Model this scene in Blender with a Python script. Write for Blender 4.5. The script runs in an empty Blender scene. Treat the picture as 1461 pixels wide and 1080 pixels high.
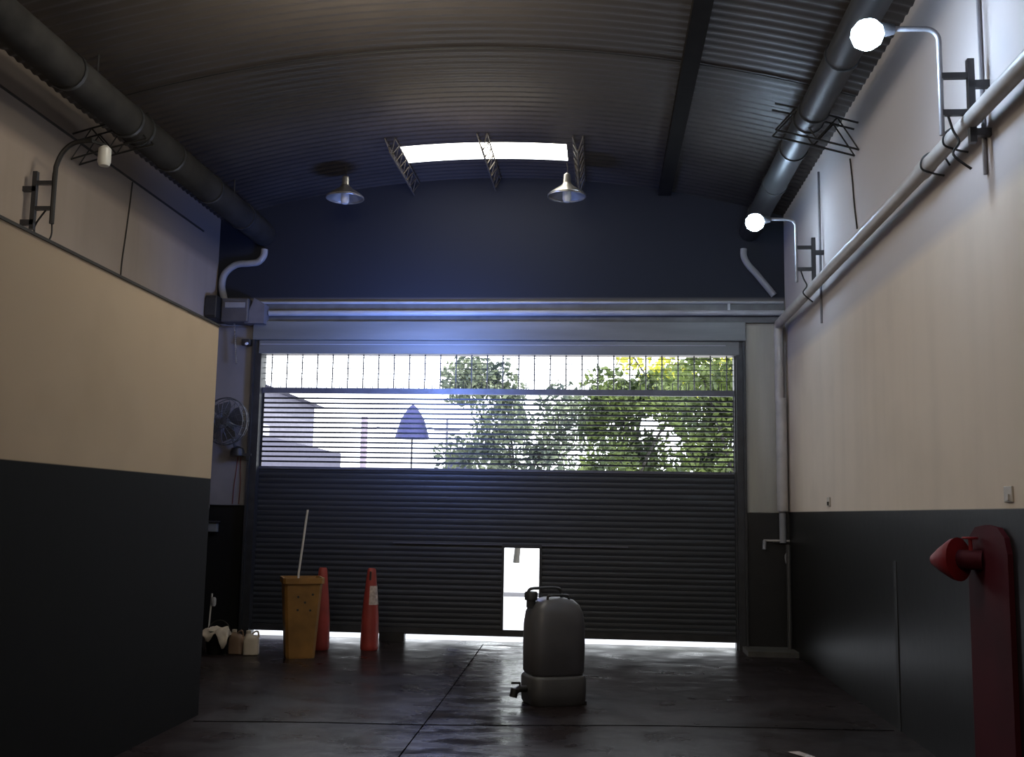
import bpy, bmesh, math, random
from mathutils import Vector, Matrix
random.seed(7)
C = bpy.context.scene.collection
PI = math.pi

# ------------------------------------------------------------------ helpers
class MB:
    """collects shapes (given in world or local coordinates) into one mesh"""
    def __init__(s, off=(0, 0, 0)):
        s.bm = bmesh.new(); s.off = Vector(off)
    def _add(s, verts, faces):
        vs = [s.bm.verts.new(Vector(v) - s.off) for v in verts]
        for f in faces:
            try: s.bm.faces.new([vs[i] for i in f])
            except ValueError: pass
        return vs
    def hexa(s, b, t):
        s._add(list(b) + list(t), [(3, 2, 1, 0), (4, 5, 6, 7), (0, 1, 5, 4), (1, 2, 6, 5), (2, 3, 7, 6), (3, 0, 4, 7)])
        return s
    def box(s, x0, x1, y0, y1, z0, z1):
        return s.hexa([(x0, y0, z0), (x1, y0, z0), (x1, y1, z0), (x0, y1, z0)],
                      [(x0, y0, z1), (x1, y0, z1), (x1, y1, z1), (x0, y1, z1)])
    def quad(s, a, b, c, d):
        s._add([a, b, c, d], [(0, 1, 2, 3)]); return s
    def tube(s, pts, r, seg=10, r1=None, cap=True):
        pts = [Vector(p) for p in pts]; n = len(pts); rings = []
        up = None
        for i, p in enumerate(pts):
            t = (pts[min(i + 1, n - 1)] - pts[max(i - 1, 0)]).normalized()
            if up is None:
                up = Vector((0, 0, 1)) if abs(t.z) < .9 else Vector((1, 0, 0))
            a = t.cross(up).normalized(); b = a.cross(t).normalized(); up = b
            rr = r if r1 is None else r + (r1 - r) * i / (n - 1)
            rings.append([s.bm.verts.new(p + (a * math.cos(2 * PI * k / seg) + b * math.sin(2 * PI * k / seg)) * rr - s.off) for k in range(seg)])
        for A, B in zip(rings, rings[1:]):
            for k in range(seg):
                s.bm.faces.new((A[k], A[(k + 1) % seg], B[(k + 1) % seg], B[k]))
        if cap:
            s.bm.faces.new(rings[0][::-1]); s.bm.faces.new(rings[-1])
        return s
    def lathe(s, prof, c=(0, 0, 0), seg=24, M=None):
        c = Vector(c); rings = []
        M = M or Matrix.Identity(3)
        for r, z in prof:
            rings.append([s.bm.verts.new(c + M @ Vector((r * math.cos(2 * PI * k / seg), r * math.sin(2 * PI * k / seg), z)) - s.off) for k in range(seg)])
        for A, B in zip(rings, rings[1:]):
            for k in range(seg):
                s.bm.faces.new((A[k], A[(k + 1) % seg], B[(k + 1) % seg], B[k]))
        s.bm.faces.new(rings[0][::-1]); s.bm.faces.new(rings[-1])
        return s
    def loft(s, loops, cap=True):
        rings = [[s.bm.verts.new(Vector(v) - s.off) for v in L] for L in loops]
        for A, B in zip(rings, rings[1:]):
            n = len(A)
            for k in range(n):
                s.bm.faces.new((A[k], A[(k + 1) % n], B[(k + 1) % n], B[k]))
        if cap:
            s.bm.faces.new(rings[0][::-1]); s.bm.faces.new(rings[-1])
        return s
    def build(s, name, m, parent=None, smooth=False, bevel=0, solid=0):
        bmesh.ops.recalc_face_normals(s.bm, faces=s.bm.faces)
        me = bpy.data.meshes.new(name); s.bm.to_mesh(me); s.bm.free()
        me.materials.append(m)
        o = bpy.data.objects.new(name, me); C.objects.link(o)
        if parent is not None: o.parent = parent
        if smooth:
            for p in me.polygons: p.use_smooth = True
            try: me.set_sharp_from_angle(angle=math.radians(40))
            except Exception: pass
        if solid:
            q = o.modifiers.new('solid', 'SOLIDIFY'); q.thickness = solid
        if bevel:
            q = o.modifiers.new('bevel', 'BEVEL'); q.width = bevel; q.segments = 2; q.limit_method = 'ANGLE'
        return o

def tag(o, label, cat, group=None, kind=None):
    o['label'] = label; o['category'] = cat
    if group: o['group'] = group
    if kind: o['kind'] = kind
    return o
def thing(name, label, cat, loc=(0, 0, 0), rotz=0, group=None):
    o = bpy.data.objects.new(name, None); C.objects.link(o); o.empty_display_size = .1
    o.location = loc; o.rotation_euler = (0, 0, rotz)
    return tag(o, label, cat, group)
def struct(name, mb, m, **k):
    o = mb.build(name, m, **k); o['kind'] = 'structure'; return o
def dup(root, label, loc=None, rotz=None, scale=None):
    r = root.copy(); C.objects.link(r); r['label'] = label
    if loc is not None: r.location = loc
    if rotz is not None: r.rotation_euler = (0, 0, rotz)
    if scale is not None: r.scale = scale
    for ch in list(root.children):
        c = ch.copy(); C.objects.link(c); c.parent = r
        for g in list(ch.children):
            d = g.copy(); C.objects.link(d); d.parent = c
    return r
def arc(c, r, a0, a1, n, ax=(1, 0, 0), ay=(0, 0, 1)):
    c = Vector(c); ax = Vector(ax); ay = Vector(ay)
    return [c + ax * r * math.cos(a0 + (a1 - a0) * i / n) + ay * r * math.sin(a0 + (a1 - a0) * i / n) for i in range(n + 1)]
def smooth_path(pts, k=6):
    """Catmull-Rom through the points"""
    P = [Vector(p) for p in pts]; out = []
    for i in range(len(P) - 1):
        a = P[max(i - 1, 0)]; b = P[i]; c = P[i + 1]; d = P[min(i + 2, len(P) - 1)]
        for j in range(k):
            t = j / k
            out.append(.5 * ((2 * b) + (c - a) * t + (2 * a - 5 * b + 4 * c - d) * t * t + (3 * b - a - 3 * c + d) * t ** 3))
    out.append(P[-1]); return out

# ------------------------------------------------------------------ materials
def lin(c):
    return tuple(((v / 255) / 12.92 if v / 255 <= .04045 else ((v / 255 + .055) / 1.055) ** 2.4) for v in c)
def nodes(m):
    m.use_nodes = True; return m.node_tree.nodes, m.node_tree.links
def mat(name, col, rough=.6, metal=0, var=.15, scale=6, stretch=(1, 1, 1), bump=0, emit=None, es=0, spec=.5, rvar=0):
    m = bpy.data.materials.new(name); N, L = nodes(m); b = N['Principled BSDF']
    b.inputs['Roughness'].default_value = rough; b.inputs['Metallic'].default_value = metal
    b.inputs['Specular IOR Level'].default_value = spec
    tc = N.new('ShaderNodeTexCoord'); mp = N.new('ShaderNodeMapping'); mp.inputs['Scale'].default_value = stretch
    L.new(tc.outputs['Object'], mp.inputs['Vector'])
    nz = N.new('ShaderNodeTexNoise'); nz.inputs['Scale'].default_value = scale; nz.inputs['Detail'].default_value = 5
    L.new(mp.outputs['Vector'], nz.inputs['Vector'])
    r = N.new('ShaderNodeValToRGB'); r.color_ramp.elements[0].position = .3; r.color_ramp.elements[1].position = .7
    r.color_ramp.elements[0].color = (*[c * (1 - var) for c in col], 1); r.color_ramp.elements[1].color = (*[min(1, c * (1 + var)) for c in col], 1)
    L.new(nz.outputs['Fac'], r.inputs['Fac']); L.new(r.outputs['Color'], b.inputs['Base Color'])
    if rvar:
        mr = N.new('ShaderNodeMapRange'); mr.inputs['From Min'].default_value = .3; mr.inputs['From Max'].default_value = .7
        mr.inputs['To Min'].default_value = max(0, rough - rvar); mr.inputs['To Max'].default_value = rough + rvar
        L.new(nz.outputs['Fac'], mr.inputs['Value']); L.new(mr.outputs['Result'], b.inputs['Roughness'])
    if bump:
        bp = N.new('ShaderNodeBump'); bp.inputs['Strength'].default_value = bump; bp.inputs['Distance'].default_value = .01
        L.new(nz.outputs['Fac'], bp.inputs['Height']); L.new(bp.outputs['Normal'], b.inputs['Normal'])
    if emit:
        b.inputs['Emission Color'].default_value = (*emit, 1); b.inputs['Emission Strength'].default_value = es
    return m
def two_tone(name, low, high, zsplit, zsplit2=None, high2=None, rl=.35, rh=.75, streak=.12, spec=.3):
    """painted masonry: dark glossy dado below zsplit, cream above, optional second tone above zsplit2, where some walls carry painted shade"""
    m = bpy.data.materials.new(name); N, L = nodes(m); b = N['Principled BSDF']
    g = N.new('ShaderNodeNewGeometry'); sp = N.new('ShaderNodeSeparateXYZ'); L.new(g.outputs['Position'], sp.inputs[0])
    nz = N.new('ShaderNodeTexNoise'); nz.inputs['Scale'].default_value = 1.1; nz.inputs['Detail'].default_value = 6
    L.new(g.outputs['Position'], nz.inputs['Vector'])
    mp = N.new('ShaderNodeMapping'); mp.inputs['Scale'].default_value = (2.5, 2.5, .25); L.new(g.outputs['Position'], mp.inputs['Vector'])
    nv = N.new('ShaderNodeTexNoise'); nv.inputs['Scale'].default_value = 1.6; nv.inputs['Detail'].default_value = 4; L.new(mp.outputs[0], nv.inputs['Vector'])
    def step(z, w):
        r = N.new('ShaderNodeMapRange'); r.inputs['From Min'].default_value = z - w; r.inputs['From Max'].default_value = z + w
        L.new(sp.outputs['Z'], r.inputs['Value']); return r.outputs['Result']
    def mix(f, a, c):
        x = N.new('ShaderNodeMix'); x.data_type = 'RGBA'
        if isinstance(f, float): x.inputs['Factor'].default_value = f
        else: L.new(f, x.inputs['Factor'])
        for s, v in (('A', a), ('B', c)):
            sock = [i for i in x.inputs if i.name == s and i.type == 'RGBA'][0]
            if isinstance(v, tuple): sock.default_value = (*v, 1)
            else: L.new(v, sock)
        return [o for o in x.outputs if o.type == 'RGBA'][0]
    hi = high
    r1 = N.new('ShaderNodeMapRange'); r1.inputs['From Min'].default_value = .45; r1.inputs['From Max'].default_value = .75
    r1.inputs['To Max'].default_value = streak * 2.2; L.new(nv.outputs['Fac'], r1.inputs['Value'])
    hi = mix(r1.outputs['Result'], hi, tuple(c * .55 for c in high))
    r2 = N.new('ShaderNodeMapRange'); r2.inputs['From Min'].default_value = .5; r2.inputs['From Max'].default_value = .7
    r2.inputs['To Max'].default_value = .35; L.new(nz.outputs['Fac'], r2.inputs['Value'])
    hi = mix(r2.outputs['Result'], hi, tuple(c * .8 for c in high))
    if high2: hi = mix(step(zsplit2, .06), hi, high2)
    st = step(zsplit, .004)
    col = mix(st, low, hi); L.new(col, b.inputs['Base Color'])
    rr = N.new('ShaderNodeMapRange'); rr.inputs['To Min'].default_value = rl; rr.inputs['To Max'].default_value = rh
    L.new(st, rr.inputs['Value']); L.new(rr.outputs['Result'], b.inputs['Roughness'])
    b.inputs['Specular IOR Level'].default_value = spec
    bp = N.new('ShaderNodeBump'); bp.inputs['Strength'].default_value = .12; bp.inputs['Distance'].default_value = .01
    n3 = N.new('ShaderNodeTexNoise'); n3.inputs['Scale'].default_value = 9; L.new(g.outputs['Position'], n3.inputs['Vector'])
    L.new(n3.outputs['Fac'], bp.inputs['Height']); L.new(bp.outputs['Normal'], b.inputs['Normal'])
    return m
DADO = (.011, .0105, .010)
M = {}
M['wall_r'] = two_tone('cream_wall_right', DADO, (.66, .555, .455), 1.674, 3.52, (.47, .42, .40), streak=.06)  # greyer above the pipe's shadow edge: light difference put into the colour
M['wall_box'] = two_tone('cream_wall_room', DADO, (.47, .36, .25), 1.835, streak=.0, rl=.7, spec=.08)
M['wall_l'] = two_tone('cream_wall_upper', DADO, (.34, .27, .215), 1.64, 4.75, (.19, .155, .13), streak=.10)  # darker upper zone: shade under the roof put into the colour
M['wall_b'] = two_tone('cream_wall_back', DADO, (.34, .31, .28), 1.645, 4.3, (.014, .016, .024), streak=.0)  # tone turns dark navy above the header
M['navy'] = mat('dark_gable', (.040, .042, .050), .7, var=.2, scale=1)
M['steel'] = mat('dark_steel', (.035, .035, .036), .45, .3, var=.25, scale=8)
M['black'] = mat('black_steel', (.012, .011, .010), .5, var=.3)
M['shutter'] = mat('shutter_paint', (.027, .029, .032), .5, .2, var=.25, scale=2, stretch=(.4, 1, 6))
M['rail'] = mat('rail_paint', (.10, .10, .115), .45, .2, var=.2)
M['slat'] = mat('slat_black', (.012, .013, .015), .5)
M['hood'] = mat('hood_paint', (.16, .165, .16), .5, .1, var=.2, scale=2, stretch=(.3, 1, 3))
M['pipe'] = mat('painted_pipe', (.42, .39, .36), .45, var=.15, scale=5)
M['pipe_grey'] = mat('grey_pipe', (.26, .26, .27), .5, var=.15, scale=5)
M['conduit'] = mat('white_conduit', (.38, .38, .40), .4, var=.15, scale=3)
M['duct'] = mat('duct_metal', (.028, .027, .028), .5, .2, var=.4, scale=3)
M['duct_l'] = mat('duct_metal_dull', (.028, .026, .024), .8, 0, var=.4, scale=3, spec=.15)
M['roof'] = mat('roof_sheet', (.050, .041, .036), .55, .25, var=.3, scale=.8, rvar=.1)
M['alu'] = mat('spun_aluminium', (.50, .48, .44), .3, .85, var=.1)
M['glassy'] = mat('frosted_bulb', (.55, .53, .48), .3, var=.05)
M['ochre'] = mat('ochre_plastic', (.20, .098, .022), .5, var=.3, scale=4)
M['ochre_in'] = mat('ochre_dark', (.05, .03, .012), .7)
M['orange'] = mat('orange_plastic', (.27, .034, .026), .5, var=.2, scale=6)
M['reflect'] = mat('reflective_tape', (.42, .34, .30), .35, var=.35, scale=30)
M['jug'] = mat('jug_plastic', (.48, .41, .32), .4, var=.1)
M['jug2'] = mat('jug_plastic_amber', (.20, .13, .085), .4, var=.15)
M['cloth'] = mat('rag', (.42, .36, .29), .9, var=.25, scale=12)
M['tank'] = mat('grey_tank_plastic', (.075, .072, .076), .42, var=.15, scale=3)
M['tank_base'] = mat('grey_tank_base', (.055, .053, .053), .5, var=.15, scale=3)
M['red'] = mat('hydrant_red', (.17, .009, .012), .55, spec=.25, var=.25, scale=4)
M['redband'] = mat('hydrant_band', (.055, .005, .010), .7, spec=.15, var=.3, scale=1.5)
M['fan'] = mat('fan_grey', (.06, .065, .075), .4, .2)
M['cable_red'] = mat('red_cable', (.14, .035, .03), .6)
M['wood'] = mat('pale_stick', (.50, .48, .46), .5, var=.1)
M['socket'] = mat('socket_plastic', (.42, .38, .33), .4)
M['trim'] = mat('line_dark', (.02, .016, .013), .8, var=.3)
M['kerb'] = mat('kerb_concrete', (.06, .055, .045), .8, var=.3)
M['pale_patch_mat'] = mat('pale_patch_mat', (.45, .40, .38), .8)

# floor : dark worn concrete, patchy wet gloss
m = bpy.data.materials.new('wet_concrete'); N, L = nodes(m); b = N['Principled BSDF']
g = N.new('ShaderNodeNewGeometry'); nz = N.new('ShaderNodeTexNoise'); nz.inputs['Scale'].default_value = .9; nz.inputs['Detail'].default_value = 8; nz.inputs['Roughness'].default_value = .6
L.new(g.outputs['Position'], nz.inputs['Vector'])
r = N.new('ShaderNodeValToRGB'); r.color_ramp.elements[0].position = .35; r.color_ramp.elements[1].position = .65
r.color_ramp.elements[0].color = (.012, .0085, .0085, 1); r.color_ramp.elements[1].color = (.024, .017, .017, 1)
L.new(nz.outputs['Fac'], r.inputs['Fac']); L.new(r.outputs['Color'], b.inputs['Base Color'])
n2 = N.new('ShaderNodeTexNoise'); n2.inputs['Scale'].default_value = 2.2; n2.inputs['Detail'].default_value = 6; L.new(g.outputs['Position'], n2.inputs['Vector'])
mr = N.new('ShaderNodeMapRange'); mr.inputs['From Min'].default_value = .25; mr.inputs['From Max'].default_value = .75
mr.inputs['To Min'].default_value = .20; mr.inputs['To Max'].default_value = .48
L.new(n2.outputs['Fac'], mr.inputs['Value']); L.new(mr.outputs['Result'], b.inputs['Roughness'])
bp = N.new('ShaderNodeBump'); bp.inputs['Strength'].default_value = .3; bp.inputs['Distance'].default_value = .02; b.inputs['Specular IOR Level'].default_value = .10
n3 = N.new('ShaderNodeTexNoise'); n3.inputs['Scale'].default_value = 5; n3.inputs['Detail'].default_value = 4; L.new(g.outputs['Position'], n3.inputs['Vector'])
L.new(n3.outputs['Fac'], bp.inputs['Height']); L.new(bp.outputs['Normal'], b.inputs['Normal'])
mp = N.new('ShaderNodeMapping'); mp.inputs['Scale'].default_value = (1.3, 3.5, 1); L.new(g.outputs['Position'], mp.inputs['Vector'])
nw = N.new('ShaderNodeTexNoise'); nw.inputs['Scale'].default_value = 1.6; nw.inputs['Detail'].default_value = 6; L.new(mp.outputs[0], nw.inputs['Vector'])
sx = N.new('ShaderNodeSeparateXYZ'); L.new(g.outputs['Position'], sx.inputs[0])
def mth(op, a, b=None, c=False):
    x = N.new('ShaderNodeMath'); x.operation = op; x.use_clamp = c
    for i, v in enumerate((a, b)):
        if v is None: continue
        if isinstance(v, (int, float)): x.inputs[i].default_value = v
        else: L.new(v, x.inputs[i])
    return x.outputs[0]
# a wet strip runs from the hatch into the hall
dx = mth('ABSOLUTE', mth('ADD', sx.outputs['X'], 1.0)); strip = mth('SUBTRACT', 1.25, mth('MULTIPLY', dx, 1.5), True)
wet = mth('MULTIPLY', strip, mth('MULTIPLY', mth('SUBTRACT', nw.outputs['Fac'], .42), 7, True), True)
L.new(mth('ADD', mth('MULTIPLY', wet, .55), .10), b.inputs['Specular IOR Level'])
L.new(mth('MULTIPLY', mr.outputs['Result'], mth('SUBTRACT', 1, mth('MULTIPLY', wet, .55))), b.inputs['Roughness'])
M['floor'] = m

def emat(name, col, s):
    m = bpy.data.materials.new(name); N, L = nodes(m)
    for n in list(N): N.remove(n)
    e = N.new('ShaderNodeEmission'); o = N.new('ShaderNodeOutputMaterial')
    tc = N.new('ShaderNodeTexCoord'); nz = N.new('ShaderNodeTexNoise'); nz.inputs['Scale'].default_value = 2
    L.new(tc.outputs['Object'], nz.inputs['Vector'])
    mr = N.new('ShaderNodeMapRange'); mr.inputs['To Min'].default_value = s * .95; mr.inputs['To Max'].default_value = s * 1.05
    L.new(nz.outputs['Fac'], mr.inputs['Value'])
    e.inputs['Color'].default_value = (*col, 1); L.new(mr.outputs['Result'], e.inputs['Strength'])
    L.new(e.outputs[0], o.inputs['Surface']); return m
M['skylight'] = emat('translucent_roof_sheet', (1, .97, .86), 6)
M['led'] = emat('led_bulb', (.55, .76, 1), 85)

# ------------------------------------------------------------------ camera
f_px, pitch, yaw, roll = 1494.5, .128, .0853, .0172
cam = bpy.data.cameras.new('camera'); co = bpy.data.objects.new('camera', cam); C.objects.link(co)
F = Vector((-math.sin(yaw) * math.cos(pitch), math.cos(yaw) * math.cos(pitch), math.sin(pitch)))
R0 = Vector((math.cos(yaw), math.sin(yaw), 0)); U0 = R0.cross(F)
Rv = R0 * math.cos(roll) + U0 * math.sin(roll); Uv = -R0 * math.sin(roll) + U0 * math.cos(roll)
mw = Matrix(((Rv.x, Uv.x, -F.x, 0), (Rv.y, Uv.y, -F.y, 0), (Rv.z, Uv.z, -F.z, 1.6), (0, 0, 0, 1)))
co.matrix_world = mw
cam.sensor_width = 36; cam.lens = f_px * 36 / 1461; cam.clip_start = .05; cam.clip_end = 500
bpy.context.scene.camera = co

# ------------------------------------------------------------------ the shell
D = 13.18; XR = 2.30; XL = -5.05; Y0 = -7.0
XC = (XR + XL) / 2
def roof_z(x): return 5.92 - (x - XC) ** 2 / (2 * 12.5)
struct('floor', MB().box(XL - .3, XR + .3, Y0 - .3, D + .25, -.15, 0), M['floor'])
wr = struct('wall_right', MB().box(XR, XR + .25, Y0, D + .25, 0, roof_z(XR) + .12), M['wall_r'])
struct('wall_left', MB().box(XL - .25, XL, Y0, D + .25, 0, roof_z(XL) + .12), M['wall_l'])
struct('wall_rear', MB().box(XL - .25, XR + .25, Y0 - .25, Y0, 0, 6.2), M['wall_l'])
# back wall with the shutter opening
OX0, OX1, OZ = -4.42, 1.70, 3.62
wb = MB()
wb.box(XL, OX0, D, D + .25, 0, OZ); wb.box(OX1, XR, D, D + .25, 0, OZ); wb.box(XL, XR, D, D + .25, OZ, 5.2)
top = [(XL + (XR - XL) * i / 24) for i in range(25)]
for a, c in zip(top, top[1:]):
    wb.hexa([(a, D, 5.2), (c, D, 5.2), (c, D + .25, 5.2), (a, D + .25, 5.2)],
            [(a, D, roof_z(a) + .1), (c, D, roof_z(c) + .1), (c, D + .25, roof_z(c) + .1), (a, D + .25, roof_z(a) + .1)])
struct('wall_back', wb, M['wall_b'])
# inner room on the left: its long wall, its end, its dark cap
PX, PY, PZ = -3.11, 8.2, 3.07
ib = MB(); ib.box(XL, PX, Y0, PY, 0, PZ)
struct('wall_inner_room', ib, M['wall_box'])
struct('trim_shadow_line', MB().box(XL, PX + .008, Y0, PY + .008, PZ, PZ + .018), M['trim'])  # dark strip that draws the shadow line along the wall top
# roof : corrugations run across the hall, real geometry, two openings for translucent sheets
SKY = [(-2.40, -.42, 11.86, 12.46), (-2.6, -.6, 7.2, 8.05)]
per = .13
def corr(y): return .009 * math.cos(2 * PI * y / per)
xs = [XL - .2 + (XR - XL + .4) * i / 30 for i in range(31)]
for s in SKY: xs += [s[0], s[1]]
xs = sorted(set(round(x, 4) for x in xs))
ys = [Y0 - .2 + i * per / 6 for i in range(int((D + .45 - Y0) / (per / 6)) + 1)]
rb = bmesh.new(); grid = [[rb.verts.new((x, y, roof_z(x) + corr(y) + .03)) for x in xs] for y in ys]
for j in range(len(ys) - 1):
    for i in range(len(xs) - 1):
        cx, cy = (xs[i] + xs[i + 1]) / 2, (ys[j] + ys[j + 1]) / 2
        if any(a < cx < b_ and c < cy < d for a, b_, c, d in SKY): continue
        rb.faces.new((grid[j][i], grid[j][i + 1], grid[j + 1][i + 1], grid[j + 1][i]))
t = MB(); t.bm.free(); t.bm = rb
struct('ceiling', t, M['roof'], smooth=True)
for n, (a, b_, c, d) in enumerate(SKY):
    w = MB(); k = 16
    for i in range(k):
        x0 = a - .03 + (b_ - a + .06) * i / k; x1 = a - .03 + (b_ - a + .06) * (i + 1) / k
        w.hexa([(x0, c - .03, roof_z(x0) + .052), (x1, c - .03, roof_z(x1) + .052), (x1, d + .03, roof_z(x1) + .052), (x0, d + .03, roof_z(x0) + .052)],
               [(x0, c - .03, roof_z(x0) + .06), (x1, c - .03, roof_z(x1) + .06), (x1, d + .03, roof_z(x1) + .06), (x0, d + .03, roof_z(x0) + .06)])
    struct('window_%d' % (n + 1), w, M['skylight'])

# pillar panels beside the shutter
pr = MB(); pr.box(1.80, 2.26, D - .05, D, 1.66, 3.98)
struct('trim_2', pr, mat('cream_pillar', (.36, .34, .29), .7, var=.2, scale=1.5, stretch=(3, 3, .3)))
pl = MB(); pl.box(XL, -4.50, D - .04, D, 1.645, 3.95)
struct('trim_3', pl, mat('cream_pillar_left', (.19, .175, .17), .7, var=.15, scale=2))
struct('trim_4', MB().box(1.80, XR, D - .05, D, 0, 1.655), mat('dark_pillar_base', DADO, .4))
struct('trim_5', MB().box(1.72, XR, 12.62, D - .05, 0, .06), M['kerb'])
struct('trim_6', MB().box(XR - .006, XR, 8.48, 8.55, 0, 1.28), M['black'])
# joint lines on the upper walls
struct('trim_7', MB().box(XL, XL + .012, 2, 12.6, 5.08, 5.10), M['trim'])
tb = MB(); tb.tube(smooth_path([(XL + .004, 10.55, 5.07), (XL + .004, 10.52, 4.8), (XL + .004, 10.47, 4.45), (XL + .004, 10.42, 4.1), (XL + .004, 10.44, 3.8)]), .010, 5)
struct('trim_8', tb, M['trim'])
tb = MB(); tb.tube(smooth_path([(XR - .004, 9.62, 4.92), (XR - .004, 9.55, 4.7), (XR - .004, 9.5, 4.45), (XR - .004, 9.42, 4.2)]), .010, 5)
struct('trim_9', tb, M['trim'])
# joints in the floor slab
fj = MB()
fj.tube(smooth_path([(-3.05, 7.95, .001), (-2.2, 8.06, .001), (-1.3, 8.12, .001), (-.4, 8.25, .001), (.6, 8.4, .001), (2.25, 8.5, .001)]), .0045, 5)
fj.tube([(-1.30, 6.6, .001), (-1.34, 9.5, .001), (-1.42, 13.1, .001)], .0045, 5)
struct('trim_shadow_line0', fj, mat('joint_dark', (.004, .004, .004), 1, spec=0))

# ------------------------------------------------------------------ roller shutter
sh = thing('roller_shutter', 'wide dark roller shutter with open slats across its upper part and a small hatch', 'shutter', (-1.36, D, 0))
o = (-1.36, D, 0)
SX0, SX1 = -4.40, 1.69
YS = D + .06
WX0, WX1, WZ0, WZ1 = -1.19, -.75, .165, 1.17
# ribbed lower curtain
cb = MB(o); pitch_z = .069
def rib_strip(x0, x1, z0, z1):
    z = z0
    prof = []
    n = max(1, round((z1 - z0) / pitch_z)); hh = (z1 - z0) / n
    for i in range(n):
        for k in range(5):
            t_ = k / 5; prof.append((z0 + (i + t_) * hh, -.0055 * math.sin(PI * t_)))
    prof.append((z1, 0))
    for (za, ya), (zb, yb) in zip(prof, prof[1:]):
        cb.quad((x0, YS + ya, za), (x1, YS + ya, za), (x1, YS + yb, zb), (x0, YS + yb, zb))
LB, LT = .145, 2.14
rib_strip(SX0, WX0, LB, WZ1); rib_strip(WX1, SX1, LB, WZ1); rib_strip(SX0, SX1, WZ1, LT)
cb.build('slat_curtain', M['shutter'], sh, smooth=False, solid=.004)
MB(o).box(SX0, SX1, YS - .025, YS + .025, .085, .165).build('bottom_bar', M['steel'], sh)
MB(o).box(SX0, SX1, YS - .02, YS + .02, LT - .02, LT + .012).build('top_edge', M['rail'], sh)
fr = MB(o)
fr.box(WX0 - .03, WX0, YS - .035, YS + .03, .165, WZ1 + .03); fr.box(WX1, WX1 + .03, YS - .035, YS + .03, .165, WZ1 + .03)
fr.box(WX0, WX1, YS - .035, YS + .03, WZ1, WZ1 + .03)
fr.build('hatch_frame', M['steel'], sh)
fr = MB(o); fr.box(WX1 + .03, .35, YS - .03, YS - .015, 1.20, 1.215); fr.box(-2.6, WX0 - .03, YS - .03, YS - .015, 1.20, 1.212)
fr.build('stiffener', M['rail'], sh)
MB(o).box(-2.74, -2.42, YS - .05, YS + .05, .0, .11).build('bottom_block', M['black'], sh)  # plain dark block in the gap below the bottom bar
# open slat section
ob = MB(o)
N_S = 14
for i in range(1, N_S + 1):
    z = 2.152 + i * (3.098 - 2.152) / (N_S + 1)
    ob.box(SX0, SX1, YS - .010, YS + .010, z - .0115, z + .0115)
ob.build('open_slats', M['slat'], sh)
for x in (SX0 + .02, SX1 - .02):
    MB(o).box(x - .02, x + .02, YS - .006, YS + .006, 2.15, 3.1).build('link_strip', M['slat'], sh)
MB(o).box(SX0, SX1, YS - .02, YS + .02, 3.098, 3.172).build('middle_rail', M['rail'], sh)
gb = MB(o)
x = SX0 + .12
while x < SX1:
    gb.tube([(x, YS, 3.17), (x, YS, 3.62)], .009, 5); x += .202
for z in (3.29, 3.36, 3.43, 3.50, 3.57):
    gb.tube([(SX0, YS + .004, z), (SX1, YS + .004, z)], .0045, 4)
gb.build('top_grille', M['slat'], sh)
x = SX0 + .05; k = 0
while x < SX1 - .1:
    if k % 4 != 3:
        ub = MB(o); ub.tube([(x, YS - .01, 3.172), (x, YS - .01, 3.255), (x + .07, YS - .01, 3.255), (x + .07, YS - .01, 3.172)], .0055, 4)
        ub.build('spring_catch', M['slat'], sh)
    x += .101; k += 1
for s in (0, 1):
    g_ = MB(o); x0 = (-4.50, 1.68)[s]; x1 = (-4.385, 1.79)[s]
    g_.box(x0, x1, D - .07, D - .01, 0, 3.78); g_.box((x0, x1 - .03)[s], (x0 + .03, x1)[s], D - .11, D - .07, 0, 3.78)
    g_.box((-4.44, 1.66)[s], (-4.385, 1.72)[s], D - .01, D + .14, 0, 3.70)
    g_.build('guide_rail', M['steel'], sh)
hb = MB(o); hb.box(-4.5, 1.80, D - .12, D - .01, 3.775, 4.02); hb.box(-4.42, 1.72, D - .09, D - .01, 3.60, 3.775)
hb.build('hood', M['hood'], sh, bevel=.01)
hs = MB(o); hs.box(-4.4, 1.55, D - .1, D - .09, 3.715, 3.724)
hs.build('hood_seam', M['conduit'], sh)

# long horizontal pipes above the hood
p = MB().tube([(-4.30, D - .10, 4.125), (2.27, D - .10, 4.135)], .036, 12).build('conduit_pipe', M['conduit'], smooth=True)
tag(p, 'thick pale horizontal pipe running across the wall just above the roller shutter hood', 'pipe')
p = thing('conduit_pipe', 'thin pale horizontal pipe along the top of the shutter beam, uppermost of the two', 'pipe', (0, D, 4.27)); oo = (0, D, 4.27)
MB(oo).tube([(-4.75, D - .06, 4.272), (2.27, D - .06, 4.275)], .017, 10).build('tube', M['conduit'], p, smooth=True)
cl = MB(oo); cl.box(1.58, 1.61, D - .09, D - .05, 4.14, 4.26); cl.build('clamp', M['conduit'], p)
struct('trim_shadow_line1', MB().box(-4.35, 2.28, D - .05, D, 4.02, 4.26), mat('header_beam', (.10, .10, .10), .5, var=.2))

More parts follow.
